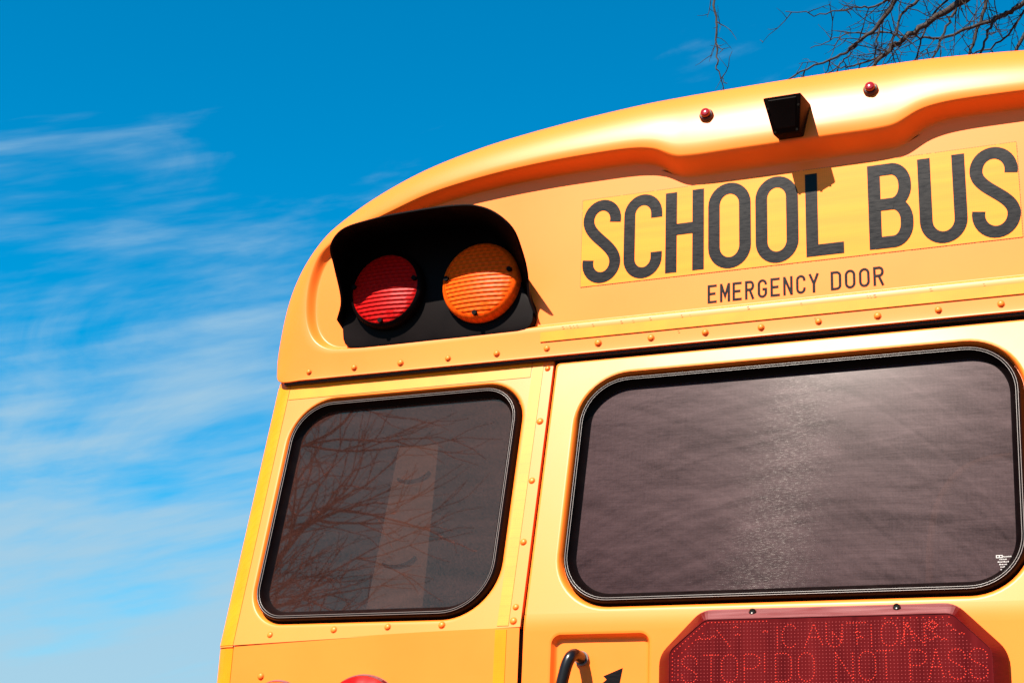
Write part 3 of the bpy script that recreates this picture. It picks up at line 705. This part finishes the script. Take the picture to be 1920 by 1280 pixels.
def backup_camera():
    # side profile (out, z): leaning box, wide flat top, front facing down and back
    prof_top = ((.02, 3.140), (.147, 3.108)); prof_bot = ((.045, 3.046), (.098, 3.036))
    v = [(-.030, YH-.02, 3.135), (.057, YH-.02, 3.135), (.058, YH-.150, 3.106), (-.029, YH-.150, 3.106),
         (-.016, YH-.03, 3.050), (.040, YH-.03, 3.050), (.042, YH-.100, 3.036), (-.018, YH-.100, 3.036)]
    import bmesh
    bm = bmesh.new(); vv = [bm.verts.new(p) for p in v]
    for f in ((0, 3, 2, 1), (4, 5, 6, 7), (3, 7, 6, 2), (0, 4, 7, 3), (1, 2, 6, 5), (0, 1, 5, 4)): bm.faces.new([vv[i] for i in f])
    bmesh.ops.recalc_face_normals(bm, faces=bm.faces)
    bmesh.ops.bevel(bm, geom=list(bm.edges), offset=.0035, segments=2, affect='EDGES', profile=.5)
    me = bpy.data.meshes.new('reversing_camera'); bm.to_mesh(me); bm.free(); me.materials.append(black_plastic)
    me.polygons.foreach_set('use_smooth', [True]*len(me.polygons)); me.set_sharp_from_angle(angle=R(35))
    o = bpy.data.objects.new('reversing_camera', me); link(o, bus); o['label'] = 'black box camera on the brow above the lettering'
    # lens window and mount lugs on the front face
    A, B_, C_, D_ = [Vector(v[i]) for i in (3, 2, 6, 7)]
    nrm = (B_-A).cross(D_-A).normalized()
    if nrm.y > 0: nrm = -nrm
    def P(u, w, d=0): return (A*(1-u)+B_*u)*(1-w) + (D_*(1-u)+C_*u)*w + nrm*d
    b = MB(); b.add([P(.14, .10, .0012), P(.86, .10, .0012), P(.84, .84, .0012), P(.16, .84, .0012), P(.12, .08), P(.88, .08), P(.86, .86), P(.14, .86)],
                    [(0, 1, 2, 3), (0, 4, 5, 1), (1, 5, 6, 2), (2, 6, 7, 3), (3, 7, 4, 0)])
    b.obj('lens_cover', black_plastic, o)
    for u, w in ((.10, .93), (.9, .93), (.06, .3), (.94, .3)):
        s_ = MB(); s_.tube([P(u, w, 0), P(u, w, .002)], .0028, 8); s_.obj('screw', steel, o)
    br = MB(); br.box(-.012, .038, YH-.06, YH+.0, 3.06, 3.128); br.obj('bracket', black_plastic, o)
backup_camera()

# ------------------------------------------------------------------ LED message sign under the door window
def led_sign():
    y0 = yd; y1 = yd-.040
    outl = [(-.258, 1.560), (.428, 1.560), (.428, 1.870), (.335, 1.963), (-.168, 1.963), (-.258, 1.873)]
    face = [(-.226, 1.590), (.402, 1.590), (.402, 1.868), (.332, 1.9375), (-.152, 1.9375), (-.226, 1.876)]
    def rnd(P, r):
        o = []
        for i in range(len(P)):
            a, b, c = Vector(P[i-1]), Vector(P[i]), Vector(P[(i+1) % len(P)])
            p = b + (a-b).normalized()*r; q = b + (c-b).normalized()*r
            for k in range(6):
                t = k/5; o.append(tuple(p*(1-t)**2 + b*2*t*(1-t) + q*t*t))
        return o
    A = rnd(outl, .022); F = rnd(face, .012)
    def mixr(t): return [((1-t)*a[0]+t*f[0], (1-t)*a[1]+t*f[1]) for a, f in zip(A, F)]
    b = MB(); b.loft([[(x, y, z) for x, z in mixr(t)] for t, y in ((0, y0+.002), (0, y0-.006), (.08, y0-.010), (.93, y1+.002), (1.0, y1), (1.02, y1), (1.03, y1+.0015))], True)
    b.f = [tuple(reversed(f)) for f in b.f]
    s = b.obj('led_sign', red_plastic, bus, smooth=40, label='red plastic cover of the message sign below the door window')
    fm = mat('red_sign_face', (.075, .0011, .0015), rough=.34, spec=.10, coat=.0, noise=(3.0, .35, 6, (12, 1, 1.2)))
    p = MB(); rg = [(x, y1+.0014, z) for x, z in mixr(1.03)]; p.add(rg, [tuple(range(len(rg)))[::-1]]); p.obj('sign_face', fm, s)
    for x, z in ((-.058, 1.9530), (.227, 1.9545)):
        c = MB(); c.loft([[(x+q0*math.cos(2*math.pi*j/12), y1+.018-lv, z+q0*math.sin(2*math.pi*j/12)) for j in range(12)] for q0, lv in ((.0075, -.006), (.0075, .002), (.0045, .006), (.002, .0045))], True, False, True)
        c.f = [tuple(reversed(f)) for f in c.f]; c.obj('screw', steel, s, smooth=50)
    # LED dots drawn along letter strokes
    dots = []
    def line(pts, step=.0058, closed=False):
        if closed: pts = pts + [pts[0]]
        acc = 0
        dots.append(pts[0])
        for (xa, za), (xb, zb) in zip(pts, pts[1:]):
            L2 = math.hypot(xb-xa, zb-za)
            if L2 < 1e-6: continue
            d = step-acc
            while d <= L2+1e-9:
                t = d/L2; dots.append((xa+(xb-xa)*t, za+(zb-za)*t)); d += step
            acc = L2-(d-step)
    def word(ch, x0, x1, z0, z1):
        w, h = x1-x0, z1-z0
        if ch == 'C': line([(x0+w*.5+w*.5*math.cos(R(42+276*k/24)), z0+h*.5+h*.5*math.sin(R(42+276*k/24))) for k in range(25)]); return
        if ch == 'I': line([(x0, z0), (x0, z1)]); return
        if ch == 'T': line([(x0, z1), (x1, z1)]); line([(x0+w/2, z1), (x0+w/2, z0)]); return
        if ch == 'A': line([(x0, z0), (x0+w*.5, z1), (x1, z0)]); line([(x0+w*.25, z0+h*.42), (x0+w*.75, z0+h*.42)]); return
        if ch == 'P': line([(x0, z0), (x0, z1), (x0+w*.6, z1), (x1, z1-h*.14), (x1, z0+h*.62), (x0+w*.6, z0+h*.48), (x0, z0+h*.48)]); return
        if ch == '!': line([(x0, z1), (x0, z0+h*.3)]); dots.append((x0, z0)); return
        for p_, c_ in glyph(ch, w, h, .0001):
            line([(x0+a, z0+b_) for a, b_ in p_], closed=c_)
    zt, zb = 1.9235, 1.8780
    for ch, a, c in (('I', -.004, 0), ('C', .006, .036), ('A', .050, .087), ('U', .093, .124), ('T', .134, .170), ('I', .180, 0), ('O', .199, .230), ('N', .242, .280)): word(ch, a, c, zb, zt)
    word('N', .105, .122, zb+.008, zt-.016); word('S', .283, .300, zb+.010, zt); word('A', .236, .262, zb+.004, zt)
    line([(-.126, 1.915), (-.098, 1.880)]); line([(.296, 1.924), (.306, 1.916), (.296, 1.908), (.288, 1.916)], .004, True)
    for x, z in ((-.165, 1.898), (-.150, 1.898), (-.138, 1.902), (-.092, 1.920), (-.088, 1.905), (.330, 1.905), (.322, 1.915), (.345, 1.898), (.300, 1.893), (.312, 1.888), (-.032, 1.910), (.150, 1.905), (.155, 1.895)):
        for k in range(3): dots.append((x+.004*k, z + (.002 if k == 1 else 0)))
    z2, z3 = 1.866, 1.812
    for ch, a, c in (('S', -.199, -.168), ('T', -.153, -.124), ('O', -.117, -.085), ('P', -.071, -.040), ('!', -.030, 0), ('D', -.008, .023), ('O', .037, .068), ('N', .110, .143), ('O', .155, .186), ('T', .190, .222), ('P', .251, .281), ('A', .285, .314), ('S', .322, .353), ('S', .361, .393)): word(ch, a, c, z3+.004*(a+.2), z2+.008*(a+.2))
    z4 = 1.795
    line([(-.219, 1.60), (-.219, 1.872), (-.149, 1.931), (-.02, 1.931)], .0075)
    line([(-.207, 1.60), (-.207, 1.865), (-.150, 1.915)], .0095)
    line([(.327, 1.930), (.200, 1.931)], .012)
    for row in range(3):
        for ch, a, c in (('S', -.199, -.168), ('T', -.153, -.124), ('O', -.117, -.085), ('P', -.071, -.040)): word(ch, a, c, 1.745-.06*row, 1.79-.06*row)
    gd = MB(); iz = 0; z = 1.60                       # dim unlit LEDs filling the field
    while z < 1.932:
        x = -.214
        while x < .394:
            if z < 1.862 or -.2 + (z-1.862)*1.05 < x < .385 - (z-1.862)*.98:
                w = .00085; gd.add([(x-w, y1+.0009, z-w), (x+w, y1+.0009, z-w), (x+w, y1+.0009, z+w), (x-w, y1+.0009, z+w)], [(0, 1, 2, 3)])
            x += .0068
        z += .0068
    gd.obj('led_grid', mat('led_dim', (.20, .006, .004), rough=.4), s)['kind'] = 'stuff'
    b = MB()
    for x, z in dots:
        r = .00145; yy = y1+.0014
        ring = [(x+r*math.cos(2*math.pi*j/6), yy-.0002, z+r*math.sin(2*math.pi*j/6)) for j in range(6)]; top = [(x+r*.5*math.cos(2*math.pi*j/6), yy-.0009, z+r*.5*math.sin(2*math.pi*j/6)) for j in range(6)]
        b.loft([ring, top], True, False, True)
    b.f = [tuple(reversed(f)) for f in b.f]
    d = b.obj('led_dots', led_red, s); d['kind'] = 'stuff'
led_sign()

# ------------------------------------------------------------------ tail lamps
def tail_lamp(nm, x, z, r, lm, label):
    y = YL-.004
    b = MB(); b.loft([[(x+q0*math.cos(2*math.pi*j/48), y-lv, z+q0*math.sin(2*math.pi*j/48)) for j in range(48)] for q0, lv in ((r, -.002), (r, .010), (r-.004, .016), (r-.012, .018))], True)
    b.f = [tuple(reversed(f)) for f in b.f]; t = b.obj(nm, red_plastic, bus, smooth=50, label=label)
    v = MB(); v.loft([[(x+q0*math.cos(2*math.pi*j/48), y-lv-(.0012 if (j % 4) < 2 and 0 < i < 7 else 0), z+q0*math.sin(2*math.pi*j/48)) for j in range(48)] for i, (q0, lv) in enumerate(((r-.004, .012), (r-.008, .026), (r-.016, .031), (r*.75, .035), (r*.5, .038), (r*.25, .039), (r*.1, .039), (r*.04, .039)))], True, False, True)
    v.f = [tuple(reversed(f)) for f in v.f]; v.obj('lens', lm, t, smooth=40)
for f_, side in ((lambda x: x, 'left'), (mx_, 'right')):
    tail_lamp('turn_lamp', f_(-1.155), 1.835-.075, .073, amber_lens_m, None)
    tail_lamp('tail_lamp', f_(-.937), 1.843-.100, .100, red_lens_m, None)

# ------------------------------------------------------------------ inside the bus, behind the tinted glass
def inside():
    b = MB(); off = -.10
    for x0, x1, za, zb in ((-1.025, -.905, 1.90, 2.56),): 
        b.add([(x0+.025, yw(zb)-off, zb), (x1+.0, yw(zb)-off, zb), (x1+.045, yw(za)-off, za), (x0+.01, yw(za)-off, za)], [(0, 3, 2, 1)])
        b.add([(x0+.025, yw(zb)-off+.05, zb), (x1, yw(zb)-off+.05, zb), (x1+.045, yw(za)-off+.05, za), (x0+.01, yw(za)-off+.05, za)], [(0, 1, 2, 3)])
    p = b.obj('padded_post', tan, bus, label='tan upright panel standing just inside the left rear window')
    for z in (2.338, 2.122):
        h = MB(); h.tube(catmull([(-.990, yw(z)+.098, z-.002), (-.975, yw(z)+.095, z-.008), (-.945, yw(z)+.094, z-.009), (-.915, yw(z)+.094, z+.001), (-.905, yw(z)+.098, z+.012)], 4), .0032, 8)
        h.obj('hook', rubber, p, smooth=60)
    r = MB(); r.tube(catmull([(.262, .15, 1.98), (.27, .16, 2.13), (.292, .17, 2.215), (.334, .18, 2.272), (.388, .185, 2.295), (.46, .185, 2.30)], 5), .009, 8); r.obj('grab_rail', tan, bus, smooth=60)
inside()

# bumper and rear wheels, below the frame
b = MB(); b.box(-1.27, 1.25, -.16, .10, .46, .70); b.obj('rear_bumper', black_plastic, bus)
for sgn in (-1, 1):
    b = MB(); xw = XC + sgn*1.08; prof = ((.26, -.14), (.44, -.14), (.50, -.10), (.50, .10), (.44, .14), (.26, .14))
    b.loft([[(xw+lx, 2.6+r*math.cos(2*math.pi*j/32), .5+r*math.sin(2*math.pi*j/32)) for j in range(32)] for r, lx in prof], True, True, True)
    b.obj('wheel', tyre_m, bus, smooth=40)

# ------------------------------------------------------------------ bare trees
def side_twigs(mb, P, rng, dens, lmin, lmax, rad, depth, droop=0.0):
    for a, c in zip(P, P[1:]):
        a, c = Vector(a), Vector(c); L_ = (c-a).length; k = L_*dens; k = int(k) + (rng.random() < k-int(k))
        for _ in range(k):
            s = a + (c-a)*rng.random(); t = (c-a).normalized()
            d = (t*rng.uniform(.2, .9) + Vector((rng.gauss(0, .6), rng.gauss(0, .6), rng.gauss(0, .6)-droop))).normalized()
            ln = rng.uniform(lmin, lmax); pts = [s]
            for q in range(4):
                d = (d + Vector((rng.gauss(0, .16), rng.gauss(0, .16), rng.gauss(0, .16)))).normalized(); pts.append(pts[-1] + d*ln/4)
            mb.tube(pts, [rad, rad*.85, rad*.7, rad*.55, rad*.35], 4, False)
            if depth: side_twigs(mb, pts, rng, dens*1.5, lmin*.35, lmax*.4, rad*.65, depth-1, droop)
def wob(P, rng, amt, sub=5):
    Q = catmull(P, sub)
    return [Q[0]] + [q + Vector((rng.gauss(0, amt), rng.gauss(0, amt), rng.gauss(0, amt))) for q in Q[1:-1]] + [Q[-1]]

def near_tree():
    rng = random.Random(11)
    t = bpy.data.objects.new('bare_tree', None); t.location = (4.6, 9.4, 0); link(t)
    t['label'] = 'leafless tree whose drooping twigs hang above the bus roof'; t['category'] = 'tree'
    base = Vector(t.location)
    def loc(P): return [Vector(p)-base for p in P]
    tk = MB(); tk.tube(loc(wob([(4.6, 9.4, -.1), (4.55, 9.4, 2.5), (4.35, 9.3, 5.0), (3.9, 9.2, 7.5), (3.4, 9.1, 10.2), (3.1, 9.0, 12.0)], rng, .02)), [.30-.24*i/25 for i in range(26)], 12)
    tk.obj('trunk', bark, t, smooth=180)
    tw = MB()
    guides = [
     ([(3.9,9.2,7.6),(2.4,8.7,8.9),(.9,8.2,9.0),(.1,8.0,8.45),(-.46,8.0,8.12),(-.73,8.0,7.99),(-.93,8.0,7.86),(-1.05,8.0,7.80),(-1.23,8.0,7.63),(-1.45,7.95,7.42)], .055, .011),
     ([(-.94,8.0,7.86),(-1.08,8.03,7.96),(-1.3,8.05,8.01),(-1.49,8.05,8.0),(-1.69,8.05,7.95)], .009, .003),
     ([(-.98,8.0,7.84),(-1.14,8.1,7.81),(-1.36,8.1,7.75),(-1.48,8.1,7.76),(-1.62,8.1,7.69)], .012, .004),
     ([(2.9,8.9,8.6),(1.2,8.1,9.6),(.1,7.8,9.3),(-.6,7.8,8.55),(-.97,7.8,8.09),(-1.12,7.8,7.89),(-1.29,7.8,7.76),(-1.39,7.8,7.69),(-1.66,7.8,7.62),(-1.95,7.8,7.50)], .04, .005),
     ([(3.6,9.2,8.4),(2.0,8.8,8.7),(.7,8.5,8.55),(-.05,8.4,8.24),(-.23,8.4,8.15),(-.40,8.4,8.12),(-.67,8.4,8.06),(-.86,8.35,8.06),(-1.0,8.2,8.02)], .04, .006),
     ([(-.2,8.4,8.16),(-.26,8.2,8.03),(-.35,8.2,7.83),(-.45,8.2,7.62)], .016, .008),
     ([(1.6,8.8,9.3),(.3,8.7,9.2),(-.25,8.6,8.75),(-.35,8.6,8.45),(-.46,8.6,8.12),(-.56,8.6,7.85)], .03, .010),
     ([(1.3,8.6,8.6),(.5,8.4,8.3),(-.02,8.3,7.95),(-.17,8.3,7.68)], .03, .012),
     ([(.3,7.9,9.3),(-.45,7.7,8.6),(-.77,7.7,8.01),(-.89,7.7,7.92),(-.95,7.7,7.77),(-1.0,7.7,7.60)], .022, .006),
     ([(.5,8.0,9.3),(-.2,7.9,8.7),(-.51,7.9,8.03),(-.6,7.9,7.85),(-.73,7.9,7.55)], .022, .007),
     ([(.2,7.85,9.3),(-.5,7.6,8.5),(-.93,7.6,8.02),(-1.05,7.6,7.97),(-1.25,7.6,7.97),(-1.51,7.6,7.97),(-1.78,7.6,8.05)], .018, .003),
     ([(.1,7.8,9.3),(-1.0,7.5,9.6),(-2.0,7.4,9.2),(-2.31,7.4,8.5),(-2.31,7.4,8.15),(-2.28,7.4,7.89),(-2.28,7.4,7.59),(-2.27,7.4,7.50),(-2.20,7.4,7.38)], .022, .0035),
     ([(-.6,7.85,8.55),(-1.06,7.9,8.04),(-1.12,7.9,7.85),(-1.16,7.9,7.60)], .012, .005),
     ([(-1.27,7.82,7.78),(-1.38,7.85,7.70),(-1.46,7.85,7.52)], .009, .004),
     ([(-.05,8.2,8.6),(-.35,8.1,8.3),(-.62,8.1,8.2),(-.80,8.1,7.95),(-.88,8.1,7.70)], .014, .006),
     ([(.4,8.5,8.5),(.0,8.45,8.25),(-.25,8.5,8.0),(-.40,8.5,7.92),(-.62,8.5,7.88)], .014, .005)]
    for P, r0, r1 in guides:
        Q = wob(P, rng, .008); n_ = len(Q)
        rad = [r0 + (r1-r0)*(i/(n_-1))**.6 for i in range(n_)]
        b_ = MB(); b_.tube(loc(Q), rad, 7, False); b_.obj('branch', bark, t, smooth=180)
        far = [q for q in Q if q.x < 1.0]
        side_twigs(tw, loc([q for q in Q if q.x >= .9]), random.Random(len(Q)), 2.2, .3, 1.1, .007, 1, .05)
        side_twigs(tw, loc(far), rng, 7.5, .12, .55, .0048, 1, .1)
    tw.obj('twigs', bark, t)['kind'] = 'stuff'
near_tree()

def far_tree(loc_, seed, height, label, lean):
    rng = random.Random(seed)
    t = bpy.data.objects.new('bare_tree', None); t.location = loc_; link(t); t['label'] = label; t['category'] = 'tree'
    limbs = []; tw = MB()
    def grow(p, d, ln, r, lev, mb):
        n_ = 5; pts = [p]
        for i in range(n_):
            d = (d + Vector((rng.gauss(0, .10), rng.gauss(0, .10), rng.gauss(.02, .10)))).normalized(); pts.append(pts[-1] + d*ln/n_)
        mb.tube(pts, [r*(1-.45*i/n_) for i in range(n_+1)], 9 if lev == 0 else 6 if lev < 3 else 4, False)
        if lev >= 7: return
        k = (5 if lev == 0 else 3 if lev < 2 else 3)
        for j in range(k):
            f = 1.0 if j == 0 else rng.uniform(.45, .98); q = pts[min(n_, max(1, int(f*n_)))]
            ax = d.orthogonal().normalized(); ax.rotate(Quaternion(d, rng.uniform(0, 6.28)))
            nd = (d + ax*rng.uniform(.45, 1.0)*(.4 if j == 0 else 1)).normalized()
            if lev == 0:
                m2 = MB(); grow(q, nd, ln*rng.uniform(.62, .85), r*.52, lev+1, m2); limbs.append(m2)
            else: grow(q, nd, ln*rng.uniform(.60, .80), r*.56, lev+1, mb if lev < 2 else tw)
    tk = MB(); grow(Vector((0, 0, -.1)), Vector(lean).normalized(), height*.34, height*.022, 0, tk)
    tk.obj('trunk', bark, t, smooth=180)
    for l in limbs: l.obj('limb', bark, t, smooth=180)
    tw.obj('twigs', bark, t)['kind'] = 'stuff'
    return t
far_tree((-11.4, -10.6, 0), 5, 17.0, 'leafless tree across the yard, mirrored in the left rear window', (.12, -.05, 1))
